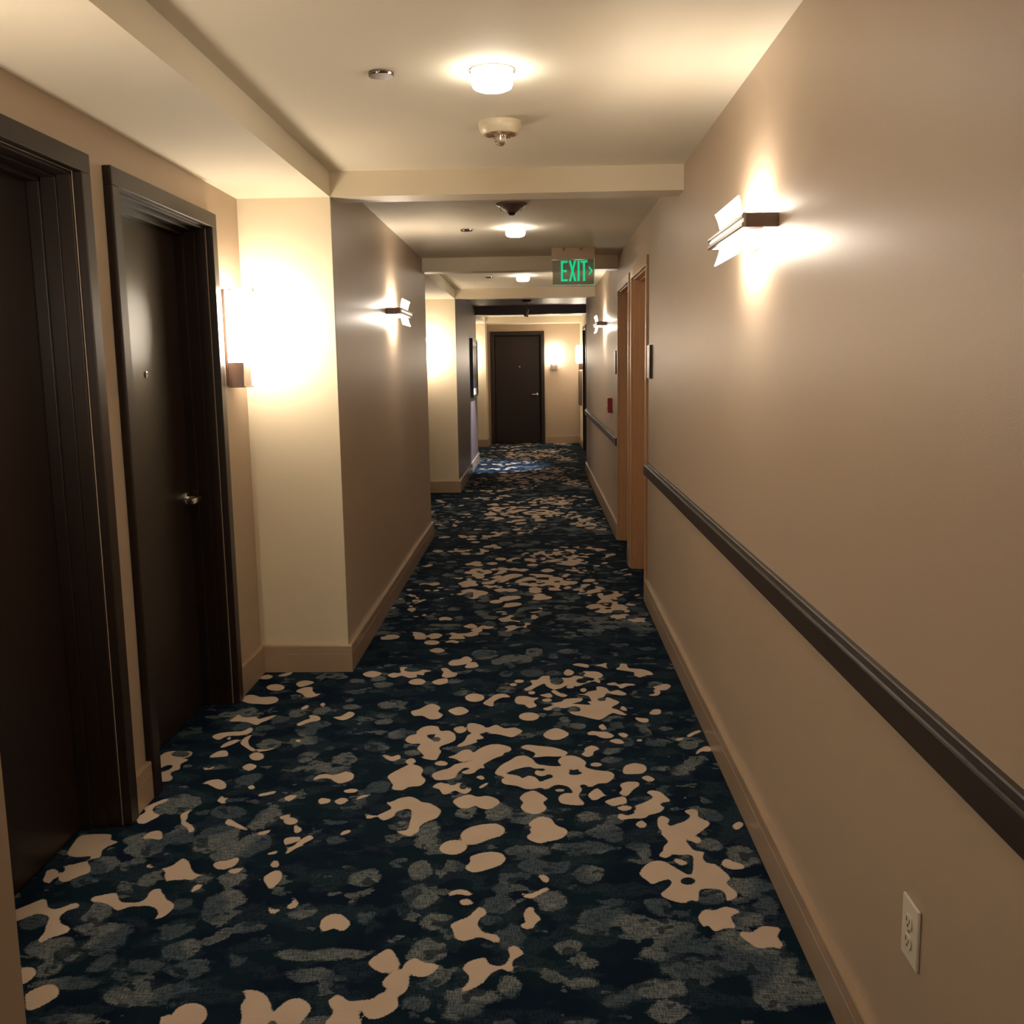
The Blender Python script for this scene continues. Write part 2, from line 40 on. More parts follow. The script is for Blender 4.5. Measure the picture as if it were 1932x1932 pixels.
# ------------------------------------------------------------------ helpers
def nt(name):
    m = bpy.data.materials.new(name); m.use_nodes = True
    t = m.node_tree; return m, t, t.nodes['Principled BSDF']
def N(t, typ, **kw):
    n = t.nodes.new(typ)
    for k, v in kw.items(): setattr(n, k, v)
    return n
def mat(name, col, rough=0.5, metal=0.0, bump=0.0, bscale=200, spec=0.5, var=0.0, vscale=3):
    m, t, b = nt(name)
    b.inputs['Base Color'].default_value = (*col, 1); b.inputs['Roughness'].default_value = rough
    b.inputs['Metallic'].default_value = metal; b.inputs['Specular IOR Level'].default_value = spec
    tc = N(t, 'ShaderNodeTexCoord')
    if bump:
        n = N(t, 'ShaderNodeTexNoise'); n.inputs['Scale'].default_value = bscale; n.inputs['Detail'].default_value = 3
        t.links.new(tc.outputs['Object'], n.inputs['Vector'])
        bp = N(t, 'ShaderNodeBump'); bp.inputs['Strength'].default_value = bump; bp.inputs['Distance'].default_value = 0.002
        t.links.new(n.outputs['Fac'], bp.inputs['Height']); t.links.new(bp.outputs['Normal'], b.inputs['Normal'])
    if var:
        n = N(t, 'ShaderNodeTexNoise'); n.inputs['Scale'].default_value = vscale; n.inputs['Detail'].default_value = 4
        t.links.new(tc.outputs['Object'], n.inputs['Vector'])
        mx = N(t, 'ShaderNodeMix', data_type='RGBA')
        mx.inputs[6].default_value = (*[c*(1-var) for c in col], 1); mx.inputs[7].default_value = (*[min(1, c*(1+var)) for c in col], 1)
        t.links.new(n.outputs['Fac'], mx.inputs[0]); t.links.new(mx.outputs[2], b.inputs['Base Color'])
    return m
def wood(name, c1, c2, rough, axis=2, scale=14):
    m, t, b = nt(name); b.inputs['Roughness'].default_value = rough
    tc = N(t, 'ShaderNodeTexCoord'); mp = N(t, 'ShaderNodeMapping')
    s = [scale*6]*3; s[axis] = scale*0.25; mp.inputs['Scale'].default_value = s
    n = N(t, 'ShaderNodeTexNoise'); n.inputs['Scale'].default_value = 1; n.inputs['Detail'].default_value = 5; n.inputs['Distortion'].default_value = 0.6
    t.links.new(tc.outputs['Object'], mp.inputs['Vector']); t.links.new(mp.outputs['Vector'], n.inputs['Vector'])
    mx = N(t, 'ShaderNodeMix', data_type='RGBA'); mx.inputs[6].default_value = (*c1, 1); mx.inputs[7].default_value = (*c2, 1)
    t.links.new(n.outputs['Fac'], mx.inputs[0]); t.links.new(mx.outputs[2], b.inputs['Base Color'])
    bp = N(t, 'ShaderNodeBump'); bp.inputs['Strength'].default_value = 0.12; bp.inputs['Distance'].default_value = 0.001
    t.links.new(n.outputs['Fac'], bp.inputs['Height']); t.links.new(bp.outputs['Normal'], b.inputs['Normal'])
    return m
def emit(name, col, s):
    m, t, b = nt(name)
    b.inputs['Base Color'].default_value = (0.9, 0.88, 0.82, 1); b.inputs['Roughness'].default_value = 0.25
    b.inputs['Emission Color'].default_value = (*col, 1); b.inputs['Emission Strength'].default_value = s
    return m
M = {}
M['tan'] = mat('tan_wall_paint', (0.45, 0.350, 0.255), 0.42, bump=0.15, bscale=260, spec=0.35, var=0.02)
M['cream'] = mat('cream_wall_paint', (0.72, 0.63, 0.47), 0.5, bump=0.12, bscale=260, spec=0.35, var=0.015)
M['ceil'] = mat('ceiling_paint', (0.76, 0.70, 0.57), 0.8, bump=0.15, bscale=200, spec=0.35, var=0.015)
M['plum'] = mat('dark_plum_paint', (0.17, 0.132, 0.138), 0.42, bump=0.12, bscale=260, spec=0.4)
M['base'] = mat('baseboard_paint', (0.40, 0.295, 0.205), 0.26, spec=0.5, var=0.02)
M['dark'] = wood('espresso_wood', (0.013, 0.0075, 0.006), (0.024, 0.015, 0.012), 0.38); M['dark'].node_tree.nodes['Principled BSDF'].inputs['Specular IOR Level'].default_value = 0.4
M['rail'] = wood('espresso_rail_wood', (0.015, 0.0095, 0.0075), (0.030, 0.020, 0.016), 0.42, axis=1)
M['maple'] = wood('maple_wood', (0.50, 0.285, 0.150), (0.60, 0.36, 0.20), 0.35)
M['chrome'] = mat('polished_chrome', (0.82, 0.80, 0.77), 0.2, 1.0)
M['nickel'] = mat('brushed_nickel', (0.60, 0.54, 0.48), 0.30, 1.0)
M['bronze'] = mat('bronze_metal', (0.24, 0.17, 0.15), 0.38, 0.6)
M['white'] = mat('white_plastic', (0.72, 0.66, 0.56), 0.35)
M['ivory'] = mat('ivory_plastic', (0.70, 0.62, 0.44), 0.38)
M['black'] = mat('black_plastic', (0.015, 0.013, 0.013), 0.35)
M['red'] = mat('red_plastic', (0.36, 0.012, 0.010), 0.35)
M['grey'] = mat('grey_sign_face', (0.30, 0.25, 0.22), 0.35)
M['brown'] = mat('brown_vent_plastic', (0.30, 0.13, 0.07), 0.5)
M['barglow'] = emit('lit_sconce_glass', (1, 0.89, 0.74), L_BAR)
M['barrelglow'] = emit('lit_barrel_glass', (1, 0.86, 0.68), L_BARREL)
M['drumglow'] = emit('lit_drum_glass', (1, 0.90, 0.74), L_DRUM)
M['green'] = emit('green_lit_lettering', (0.0, 0.60, 0.26), 0.75); M['green'].node_tree.nodes['Principled BSDF'].inputs['Base Color'].default_value = (0.01, 0.22, 0.10, 1)
M['slotglow'] = emit('light_slot_glass', (1, 0.9, 0.75), 1.6)
M['darkmetal'] = mat('dark_polished_metal', (0.28, 0.235, 0.21), 0.16, 1.0)
M['tanplastic'] = mat('tan_plastic', (0.42, 0.30, 0.20), 0.4)
m, t, b = nt('clear_bulb_glass'); b.inputs['Transmission Weight'].default_value = 1; b.inputs['Roughness'].default_value = 0.02; b.inputs['Base Color'].default_value = (0.95, 0.93, 0.9, 1); M['glass'] = m
m, t, b = nt('edge_lit_acrylic'); b.inputs['Transmission Weight'].default_value = 0.45; b.inputs['Roughness'].default_value = 0.12; b.inputs['IOR'].default_value = 1.2
b.inputs['Base Color'].default_value = (0.42, 0.42, 0.33, 1); M['acryl'] = m
m, t, b = nt('green_acrylic_edge'); b.inputs['Base Color'].default_value = (0.25, 0.5, 0.35, 1); b.inputs['Emission Color'].default_value = (0.35, 0.8, 0.5, 1); b.inputs['Emission Strength'].default_value = 0.25; M['acryledge'] = m

class MB:
    def __init__(s): s.bm = bmesh.new()
    def box(s, x0, x1, y0, y1, z0, z1, bev=0.0):
        bm = s.bm
        v = [bm.verts.new((x, y, z)) for z in (z0, z1) for y in (y0, y1) for x in (x0, x1)]
        fs = [bm.faces.new([v[i] for i in q]) for q in ((0, 2, 3, 1), (4, 5, 7, 6), (0, 1, 5, 4), (2, 6, 7, 3), (0, 4, 6, 2), (1, 3, 7, 5))]
        if bev:
            es = {e for f in fs for e in f.edges}
            bmesh.ops.bevel(bm, geom=list(es), offset=bev, segments=2, affect='EDGES', profile=0.5)
        return s
    def prism(s, pts, a, b_, axis):
        # pts: 2D outline; extruded from a to b_ along axis ('x','y','z')
        bm = s.bm
        def P(p, h):
            return {'x': (h, p[0], p[1]), 'y': (p[0], h, p[1]), 'z': (p[0], p[1], h)}[axis]
        A = [bm.verts.new(P(p, a)) for p in pts]; B = [bm.verts.new(P(p, b_)) for p in pts]
        n = len(pts); bm.faces.new(A); bm.faces.new(B[::-1])
        for i in range(n): bm.faces.new((A[i], B[i], B[(i+1) % n], A[(i+1) % n]))
        return s
    def lathe(s, prof, n=32, c=(0, 0, 0), axis='z', flip=False):
        bm = s.bm; rings = []
        for r, h in prof:
            if r < 1e-6:
                rings.append([bm.verts.new(s._p(0, 0, h, c, axis))])
            else:
                rings.append([bm.verts.new(s._p(r*math.cos(2*PI*i/n), r*math.sin(2*PI*i/n), h, c, axis)) for i in range(n)])
        for a, b_ in zip(rings, rings[1:]):
            for i in range(n):
                j = (i+1) % n
                if len(a) == 1 and len(b_) == 1: continue
                if len(a) == 1: bm.faces.new((a[0], b_[j], b_[i]))
                elif len(b_) == 1: bm.faces.new((a[i], a[j], b_[0]))
                else: bm.faces.new((a[i], a[j], b_[j], b_[i]))
        if len(rings[0]) > 1: bm.faces.new(rings[0][::-1])
        if len(rings[-1]) > 1: bm.faces.new(rings[-1])
        return s
    def _p(s, x, y, h, c, axis):
        q = {'z': (x, y, h), 'y': (x, h, y), 'x': (h, x, y)}[axis]
        return (q[0]+c[0], q[1]+c[1], q[2]+c[2])
    def sweep(s, path, prof, side):
        # path: xy points on the wall line; prof: (offset from wall, z); side +1 = room to the left of travel
        bm = s.bm; n = len(path); rows = []
        for i, p in enumerate(path):
            p = Vector(p); ns = []
            if i > 0: d = (p-Vector(path[i-1])).normalized(); ns.append(Vector((-d.y, d.x))*side)
            if i < n-1: d = (Vector(path[i+1])-p).normalized(); ns.append(Vector((-d.y, d.x))*side)
            if len(ns) == 2:
                m_ = (ns[0]+ns[1]); m_ = m_/(m_.dot(ns[0]))
            else: m_ = ns[0]
            rows.append([bm.verts.new((p.x+m_.x*o, p.y+m_.y*o, z)) for o, z in prof])
        k = len(prof)
        for a, b_ in zip(rows, rows[1:]):
            for i in range(k): bm.faces.new((a[i], a[(i+1) % k], b_[(i+1) % k], b_[i]))
        bm.faces.new(rows[0]); bm.faces.new(rows[-1][::-1])
        return s
    def build(s, name, material, parent=None, smooth=False, loc=None, rotz=None):
        bmesh.ops.recalc_face_normals(s.bm, faces=s.bm.faces[:])
        me = bpy.data.meshes.new(name); s.bm.to_mesh(me); s.bm.free()
        me.materials.append(material)
        if smooth:
            for p in me.polygons: p.use_smooth = True
            try: me.set_sharp_from_angle(angle=math.radians(35))
            except Exception: pass
        o = bpy.data.objects.new(name, me); COL.objects.link(o)
        if parent: o.parent = parent
        if loc: o.location = loc
        if rotz is not None: o.rotation_euler = (0, 0, rotz)
        return o
def tag(o, label, cat, group=None, kind=None):
    o['label'] = label; o['category'] = cat
    if group: o['group'] = group
    if kind: o['kind'] = kind
    return o
def empty(name, loc, rotz=0.0):
    o = bpy.data.objects.new(name, None); COL.objects.link(o); o.location = loc; o.rotation_euler = (0, 0, rotz)
    o.empty_display_size = 0.05; return o
def copy_tree(o, parent=None):
    c = o.copy(); COL.objects.link(c)
    if parent: c.parent = parent
    for ch in [x for x in o.children]: copy_tree(ch, c)
    return c
def struct(mb, name, material, label, cat='wall'):
    return tag(mb.build(name, material), label, cat, kind='structure')

# ------------------------------------------------------------------ carpet field
def parse(s): return [np.array([[float(v) for v in p.split(',')] for p in q.split()])/1000 for q in s.split('|')]
def smooth_poly(P):
    n = len(P); out = []
    for i in range(n):
        p0, p1, p2, p3 = P[i-1], P[i], P[(i+1) % n], P[(i+2) % n]
        for u in (0, .25, .5, .75):
            out.append(0.5*((2*p1)+(-p0+p2)*u+(2*p0-5*p1+4*p2-p3)*u*u+(-p0+3*p1-3*p2+p3)*u**3)*0.85+0.15*(p1*(1-u)+p2*u))
    return np.array(out)
def sdf(P, pts):
    A = P; B = np.roll(P, -1, 0); d2 = np.full(len(pts), 1e9); inside = np.zeros(len(pts), bool)
    for a, b in zip(A, B):
        ab = b-a; L = max(ab@ab, 1e-12); ap = pts-a
        tt = np.clip(ap@ab/L, 0, 1); q = ap-tt[:, None]*ab; d2 = np.minimum(d2, (q*q).sum(1))
        c = ((a[1] > pts[:, 1]) != (b[1] > pts[:, 1]))
        if a[1] != b[1]:
            xi = a[0]+(pts[:, 1]-a[1])/(b[1]-a[1])*ab[0]; inside ^= (c & (pts[:, 0] < xi))
    d = np.sqrt(d2); return np.where(inside, -d, d)
def field(shapes, gx, gy, mode):
    # periodic along y with PER, on a regular tile grid
    X, Y = np.meshgrid(gx, gy); out = np.full(X.shape, 0.08)
    for S in shapes:
        for k in (-1, 0, 1, 2):
            if mode == 'poly':
                Q = S+np.array([0, k*PER]); x0, y0 = Q.min(0)-.07; x1, y1 = Q.max(0)+.07
            else:
                cx, cy, a, b = S; cy = cy+k*PER; x0, x1, y0, y1 = cx-a-.07, cx+a+.07, cy-b-.07, cy+b+.07
            ix = np.where((gx > x0) & (gx < x1))[0]; iy = np.where((gy > y0) & (gy < y1))[0]
            if len(ix) == 0 or len(iy) == 0: continue
            sl = np.s_[iy[0]:iy[-1]+1, ix[0]:ix[-1]+1]
            xx, yy = X[sl], Y[sl]
            if mode == 'poly': d = sdf(Q, np.stack([xx.ravel(), yy.ravel()], 1)).reshape(xx.shape)
            else: d = (np.hypot((xx-cx)/a, (yy-cy)/b)-1)*min(a, b)
            out[sl] = np.minimum(out[sl], d)
    return out
gx = np.arange(-1.60, 0.96, 0.010)
ty = np.arange(0, PER+1e-6, 0.010)
be = [smooth_poly(p) for p in parse(BEIGE)]; ho = [smooth_poly(p) for p in parse(HOLES)]; to = [smooth_poly(p) for p in parse(TOPSLATE)]
sl_ = [tuple(float(v)/1000 for v in q.split(',')) for q in SLATE.split('|')]
fb, fh, ft, fs = field(be, gx, ty, 'poly'), field(ho, gx, ty, 'poly'), field(to, gx, ty, 'poly'), field(sl_, gx, ty, 'ell')
fb = np.maximum(fb, -np.minimum(fh, ft))
fs = np.minimum(np.maximum(fs, -fh), ft)
rows = np.concatenate([np.arange(YBACK, 1.6, 0.05), np.arange(1.6, 6.0, 0.012), np.arange(6.0, 9.0, 0.02), np.arange(9.0, YEND+0.4, 0.03)])
ri = np.mod(rows, PER)/0.010; r0 = np.clip(ri.astype(int), 0, len(ty)-2); fr = (ri-r0)[:, None]
FB = fb[r0]*(1-fr)+fb[r0+1]*fr; FS = fs[r0]*(1-fr)+fs[r0+1]*fr
nx, ny = len(gx), len(rows)
XX, YY = np.meshgrid(gx, rows)
co = np.stack([XX.ravel(), YY.ravel(), np.zeros(nx*ny)], 1).astype(np.float32)
idx = np.arange(nx*ny).reshape(ny, nx)
quads = np.stack([idx[:-1, :-1], idx[:-1, 1:], idx[1:, 1:], idx[1:, :-1]], -1).reshape(-1, 4)
me = bpy.data.meshes.new('floor'); nq = len(quads)
me.vertices.add(nx*ny); me.vertices.foreach_set('co', co.ravel())
me.loops.add(nq*4); me.loops.foreach_set('vertex_index', quads.ravel().astype(np.int32))
me.polygons.add(nq); me.polygons.foreach_set('loop_start', (np.arange(nq)*4).astype(np.int32))
me.update(calc_edges=True)
for nm, Fd in (('beige_pattern', FB), ('slate_pattern', FS)):
    a = me.attributes.new(nm, 'FLOAT', 'POINT'); a.data.foreach_set('value', Fd.ravel().astype(np.float32))
m, t, b = nt('patterned_carpet'); M['carpet'] = m
L = t.links.new
tc = N(t, 'ShaderNodeTexCoord')
def noise(scale, detail=3, mp=None, rough=0.5):
    n = N(t, 'ShaderNodeTexNoise'); n.inputs['Scale'].default_value = scale; n.inputs['Detail'].default_value = detail; n.inputs['Roughness'].default_value = rough
    if mp:
        k = N(t, 'ShaderNodeMapping'); k.inputs['Scale'].default_value = mp; L(tc.outputs['Object'], k.inputs['Vector']); L(k.outputs['Vector'], n.inputs['Vector'])
    else: L(tc.outputs['Object'], n.inputs['Vector'])
    return n.outputs['Fac']
def math_(op, a, b_=None, c=None):
    n = N(t, 'ShaderNodeMath', operation=op)
    for i, v in enumerate((a, b_, c)):
        if v is None: continue
        if isinstance(v, (int, float)): n.inputs[i].default_value = v
        else: L(v, n.inputs[i])
    return n.outputs[0]
def mixc(f, a, b_):
    n = N(t, 'ShaderNodeMix', data_type='RGBA')
    if isinstance(f, float): n.inputs[0].default_value = f
    else: L(f, n.inputs[0])
    for i, v in ((6, a), (7, b_)):
        if isinstance(v, tuple): n.inputs[i].default_value = (*v, 1)
        else: L(v, n.inputs[i])
    return n.outputs[2]
def thr(v, lo, hi):
    n = N(t, 'ShaderNodeMapRange'); n.inputs[1].default_value = lo; n.inputs[2].default_value = hi; n.clamp = True; L(v, n.inputs[0]); return n.outputs[0]
ab = N(t, 'ShaderNodeAttribute', attribute_name='beige_pattern').outputs['Fac']
as_ = N(t, 'ShaderNodeAttribute', attribute_name='slate_pattern').outputs['Fac']
edge = math_('MULTIPLY', math_('SUBTRACT', noise(170, 2), 0.5), 0.008)
beige_f = thr(math_('ADD', ab, edge), 0.0015, -0.0015)
warp = math_('MULTIPLY', math_('SUBTRACT', noise(13, 3), 0.5), 0.07)
slate_f = thr(math_('ADD', math_('ADD', as_, warp), math_('MULTIPLY', math_('SUBTRACT', noise(160, 2), 0.5), 0.02)), 0.003, -0.003)
weave = math_('ADD', math_('MULTIPLY', noise(1, 2, (25, 330, 1)), 0.5), math_('MULTIPLY', noise(1, 2, (330, 45, 1)), 0.5))
weave_f = thr(weave, 0.43, 0.57)
ragged = thr(math_('ADD', noise(1, 3, (8.5, 11, 1)), math_('MULTIPLY', noise(150, 2), 0.05)), 0.63, 0.64)
faint = thr(noise(1, 3, (7, 9, 1)), 0.50, 0.56)
tuft = thr(noise(1, 1, (260, 300, 1)), 0.42, 0.62)
patch = thr(noise(5.5, 2), 0.45, 0.53)
navy = mixc(patch, (0.0040, 0.0105, 0.024), (0.0052, 0.0150, 0.025))
navy = mixc(math_('MULTIPLY', faint, math_('MULTIPLY', weave_f, 0.30)), navy, (0.06, 0.085, 0.11))
slate = mixc(weave_f, (0.042, 0.056, 0.064), (0.165, 0.186, 0.198))
slate2 = mixc(weave_f, (0.020, 0.036, 0.052), (0.075, 0.098, 0.122))
which = thr(noise(4.2, 1), 0.45, 0.52)
slate = mixc(which, slate2, slate)
slate = mixc(math_('MULTIPLY', thr(noise(14, 2), 0.60, 0.62), 0.75), slate, navy)
slate_all = math_('MAXIMUM', slate_f, math_('MULTIPLY', ragged, 0.8))
c = mixc(slate_all, navy, slate)
bcol = mixc(noise(6, 2), (0.46, 0.355, 0.285), (0.56, 0.465, 0.37))
bcol = mixc(math_('MULTIPLY', tuft, 0.18), bcol, (0.36, 0.29, 0.24))
c = mixc(beige_f, c, bcol)
L(c, b.inputs['Base Color']); b.inputs['Roughness'].default_value = 0.95; b.inputs['Specular IOR Level'].default_value = 0.04
bmp = N(t, 'ShaderNodeBump'); bmp.inputs['Strength'].default_value = 0.5; bmp.inputs['Distance'].default_value = 0.004
L(math_('ADD', noise(420, 2), math_('MULTIPLY', weave, 0.6)), bmp.inputs['Height']); L(bmp.outputs['Normal'], b.inputs['Normal'])
me.materials.append(m)
fl = bpy.data.objects.new('floor', me); COL.objects.link(fl)
tag(fl, 'navy carpet with beige and slate blotches running the corridor length', 'carpet', kind='structure')

# ------------------------------------------------------------------ doors (plan positions first: walls are cut round them)
CW = 0.06; OW = 0.926; OH = 2.105; OUT = OW+2*CW; TOP = OH+CW
LD = [(3.098-OUT, 3.098), (3.250, 3.250+OUT)]             # left recess doors, outer casing
RD = [(6.140, 6.140+OUT), (7.325, 7.325+OUT)]             # right wood doors
ED = (-0.905, -0.905+OUT)                                  # end wall door (x)
FD = (17.40-OUT, 17.40)                                    # far right dark door

# left recess walls
def left_wall(y0, y1, cuts, label):
    mb = MB(); y = y0
    for a, b_ in cuts:
        a, b_ = a+CW, b_-CW
        if a > y: mb.box(XL-0.2, XL, y, a, 0, ZS)
        mb.box(XL-0.2, XL, a, b_, OH, ZS); y = b_
    mb.box(XL-0.2, XL, y, y1, 0, ZS)
    struct(mb, 'wall_left', M['tan'], label)
left_wall(1.625, 4.707, LD, 'tan wall of the near left recess, holding the two dark doors')
left_wall(8.585, 11.708, [], 'tan wall at the back of the second left recess')
left_wall(15.60, 18.45, [], 'tan wall at the back of the far left recess')
# projecting wall blocks: front (cream) panel and corridor side
def block(y0, y1, side, label, cream=True):
    struct(MB().box(XL-0.2, XB, y0+(0.012 if cream else 0), y1, 0, ZS), 'wall_left', M[side], label)
    if cream: struct(MB().box(XL-0.2, XB-0.0005, y0, y0+0.012, 0, ZS), 'wall_left', M['cream'], 'cream return face at the front of the '+label)
block(4.707, 8.585, 'tan', 'tan projecting left wall block carrying one sconce')
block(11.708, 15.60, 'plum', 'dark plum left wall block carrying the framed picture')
block(18.45, YEND+0.1, 'tan', 'short left wall block beside the end wall door')
block(YBACK, 1.625, 'tan', 'left wall block whose edge shows at the near left border', cream=False)
# above-block band between soffit level and ceiling
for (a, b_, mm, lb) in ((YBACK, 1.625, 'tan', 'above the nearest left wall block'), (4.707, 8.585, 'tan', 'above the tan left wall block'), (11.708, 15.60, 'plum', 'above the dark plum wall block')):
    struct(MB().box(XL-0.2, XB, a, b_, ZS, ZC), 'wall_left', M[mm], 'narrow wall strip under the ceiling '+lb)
# soffits over the recesses
for i, (a, b_) in enumerate(((1.625, 4.707), (8.585, 11.708), (15.60, YEND+0.1))):
    struct(MB().box(XL-0.2, XB, a, b_, ZS, ZC), 'trim_%d' % (i+1), M['ceil'], ['cream soffit above the two near left doors', 'cream soffit over the second left recess', 'cream soffit over the far left recess'][i], 'soffit')
# right wall with openings
mb = MB(); y = YBACK
for a, b_ in RD:
    a, b_ = a+CW, b_-CW
    mb.box(XR, XR+0.2, y, a, 0, ZC); mb.box(XR, XR+0.2, a, b_, OH, ZC); y = b_
mb.box(XR, XR+0.2, y, 13.85, 0, ZC)
struct(mb, 'wall_right', M['tan'], 'long tan right wall with chair rail and two wood doors')
mb = MB(); a, b_ = FD[0]+CW, FD[1]-CW
mb.box(XR2, XR2+0.2, 13.85, a, 0, ZC).box(XR2, XR2+0.2, a, b_, OH, ZC).box(XR2, XR2+0.2, b_, YEND+0.1, 0, ZC)
struct(mb, 'wall_right', M['cream'], 'cream far right wall set back beside the end wall')
# end wall
a, b_ = ED[0]+CW, ED[1]-CW
mb = MB().box(XB, a, YEND, YEND+0.2, 0, ZS).box(a, b_, YEND, YEND+0.2, OH, ZS).box(b_, XR2, YEND, YEND+0.2, 0, ZS)
struct(mb, 'wall_end', M['tan'], 'tan end wall with dark door and lit sconce')
struct(MB().box(XL-0.2, XR+0.2, YBACK-0.2, YBACK, 0, ZC), 'wall_back', M['tan'], 'tan wall closing the corridor behind the camera')
# ceilings
struct(MB().box(XL-0.2, XR+0.2, YBACK-0.2, 11.80, ZC, ZC+0.1), 'ceiling', M['ceil'], 'cream ceiling over the near corridor sections', 'ceiling')
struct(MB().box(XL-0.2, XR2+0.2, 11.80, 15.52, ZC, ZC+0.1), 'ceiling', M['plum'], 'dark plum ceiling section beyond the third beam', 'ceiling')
struct(MB().box(XL-0.2, XR2+0.2, 15.52, YEND+0.2, ZC, ZC+0.1), 'ceiling', M['ceil'], 'cream ceiling over the last corridor section', 'ceiling')
# beams
for i, (a, b_, x1, mm, lb) in enumerate(((1.45, 1.625, XR, 'cream', 'cream ceiling beam just above the camera'), (4.707, 4.88, XR, 'cream', 'nearest cream beam across the ceiling'), (8.41, 8.585, XR, 'cream', 'second cream beam behind the green exit sign'),
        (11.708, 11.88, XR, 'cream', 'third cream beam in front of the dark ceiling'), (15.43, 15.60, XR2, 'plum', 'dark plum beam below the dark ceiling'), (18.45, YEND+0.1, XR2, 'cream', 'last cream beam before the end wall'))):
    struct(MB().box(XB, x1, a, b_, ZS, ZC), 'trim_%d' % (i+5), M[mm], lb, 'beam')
# baseboards
BP = [(0, 0), (0.021, 0), (0.021, 0.094), (0.0200, 0.0955), (0.0200, 0.0970), (0.0205, 0.098), (0.0205, 0.132), (0.0185, 0.137), (0, 0.137)]
def bb(path, side, name, label):
    struct(MB().sweep(path, BP, side), name, M['base'], label, 'baseboard')
bb([(XB, YBACK), (XB, 1.625), (XL, 1.625), (XL, LD[0][0])], -1, 'baseboard_left', 'baseboard turning the corner before the nearest left door')
bb([(XL, LD[0][1]), (XL, LD[1][0])], -1, 'baseboard_left', 'short baseboard piece between the two dark left doors')
bb([(XL, LD[1][1]), (XL, 4.707), (XB, 4.707), (XB, 8.585), (XL, 8.585), (XL, 11.708), (XB, 11.708), (XB, 15.60), (XL, 15.60), (XL, 18.45), (XB, 18.45), (XB, YEND)], -1, 'baseboard_left', 'long tan baseboard wrapping the projecting left wall blocks')
bb([(XR, YBACK), (XR, RD[0][0])], 1, 'baseboard_right', 'long tan baseboard along the near right wall')
bb([(XR, RD[0][1]), (XR, RD[1][0])], 1, 'baseboard_right', 'tiny baseboard piece between the two wood doors')
bb([(XR, RD[1][1]), (XR, 13.85), (XR2, 13.85), (XR2, FD[0])], 1, 'baseboard_right', 'tan baseboard along the right wall beyond the wood doors')
bb([(XR2, FD[1]), (XR2, YEND), (ED[1], YEND)], 1, 'baseboard_end', 'tan baseboard around the far right corner')
# chair rails
RP = [(0, 0.812), (0.022, 0.812), (0.027, 0.818), (0.027, 0.874), (0.0255, 0.878), (0.021, 0.879), (0.015, 0.877), (0.0135, 0.888), (0.011, 0.891), (0, 0.891)]
tag(MB().sweep([(XR, YBACK), (XR, RD[0][0])], RP, 1).build('trim_11', M['rail']), 'dark wood chair rail along the near right wall', 'chair rail', kind='structure')
tag(MB().sweep([(XR, RD[1][1]), (XR, 13.85)], RP, 1).build('trim_12', M['rail']), 'dark wood chair rail beyond the two wood doors', 'chair rail', kind='structure')

# ------------------------------------------------------------------ door builder (local: x across, y into wall, front is -y)
def make_door(name, loc, rotz, wood_m, label, cat_thick=0.03, leaf_y=0.128, handle=True, peep=True, hs=1):
    r = tag(empty(name, loc, rotz), label, 'door', kind='structure')
    h = OW/2; e = h+CW; T = cat_thick
    mb = MB()
    def cas(x0, x1, z0, z1): mb.box(x0, x1, -T, 0.0, z0, z1, 0.003)
    cas(-e, -h, 0, OH); cas(h, e, 0, OH); cas(-e, e, OH, TOP)
    mb.build('casing', wood_m, r)
    mb = MB(); d = leaf_y+0.045; j = 0.012
    for s in (-1, 1):
        xs = sorted((s*h, s*(h-j))); mb.box(xs[0], xs[1], 0.002, d, 0, OH, 0.0015)
        xs = sorted((s*(h-j), s*(h-j-0.008))); mb.box(xs[0], xs[1], 0.045, d, 0, OH-j, 0.0015)
        xs = sorted((s*(h-j-0.008), s*(h-j-0.022))); mb.box(xs[0], xs[1], 0.090, leaf_y, 0, OH-j-0.008, 0.0015)
    mb.box(-h, h, 0.002, d, OH-j, OH, 0.0015); mb.box(-h+j, h-j, 0.045, d, OH-j-0.008, OH-j, 0.0015); mb.box(-h+j+.008, h-j-.008, 0.090, leaf_y, OH-j-0.022, OH-j-0.008, 0.0015)
    mb.build('jamb', wood_m, r)
    lf = MB().box(-h+0.021, h-0.021, leaf_y, leaf_y+0.044, 0.006, OH-0.022, 0.0015).build('door_leaf', wood_m, r)
    if handle:
        hx, hz = hs*(h-0.085), 0.955
        hd = MB().lathe([(0.0, leaf_y-0.012), (0.024, leaf_y-0.012), (0.029, leaf_y-0.008), (0.030, leaf_y-0.0005)], 28, (hx, 0, hz), 'y').build('handle', M['chrome'], r, True)
        mb = MB(); mb.lathe([(0.011, leaf_y-0.055), (0.011, leaf_y-0.012)], 20, (hx, 0, hz), 'y')
        mb.box(*sorted((hx-hs*0.105, hx+hs*0.013)), leaf_y-0.072, leaf_y-0.052, hz-0.013, hz+0.013, 0.005)
        mb.build('lever', M['chrome'], hd, True)
    if peep:
        MB().lathe([(0.0, leaf_y-0.002), (0.006, leaf_y-0.002), (0.008, leaf_y-0.005), (0.013, leaf_y-0.004), (0.014, leaf_y-0.0005)], 20, (0.04, 0, 1.49), 'y').build('peephole', M['chrome'], r, True)
    return r
make_door('door_1', (XL, sum(LD[0])/2, 0), PI/2, M['dark'], 'nearest dark wooden door, cut by the left border', hs=-1, peep=False)
make_door('door_2', (XL, sum(LD[1])/2, 0), PI/2, M['dark'], 'dark left door with chrome lever and peephole beside the bright sconce')
make_door('door_3', (XR, sum(RD[0])/2, 0), -PI/2, M['maple'], 'nearer of the two light wood framed doors on the right wall', 0.014, 0.10, peep=False)
make_door('door_4', (XR, sum(RD[1])/2, 0), -PI/2, M['maple'], 'farther of the two light wood framed doors on the right wall', 0.014, 0.085, peep=False)
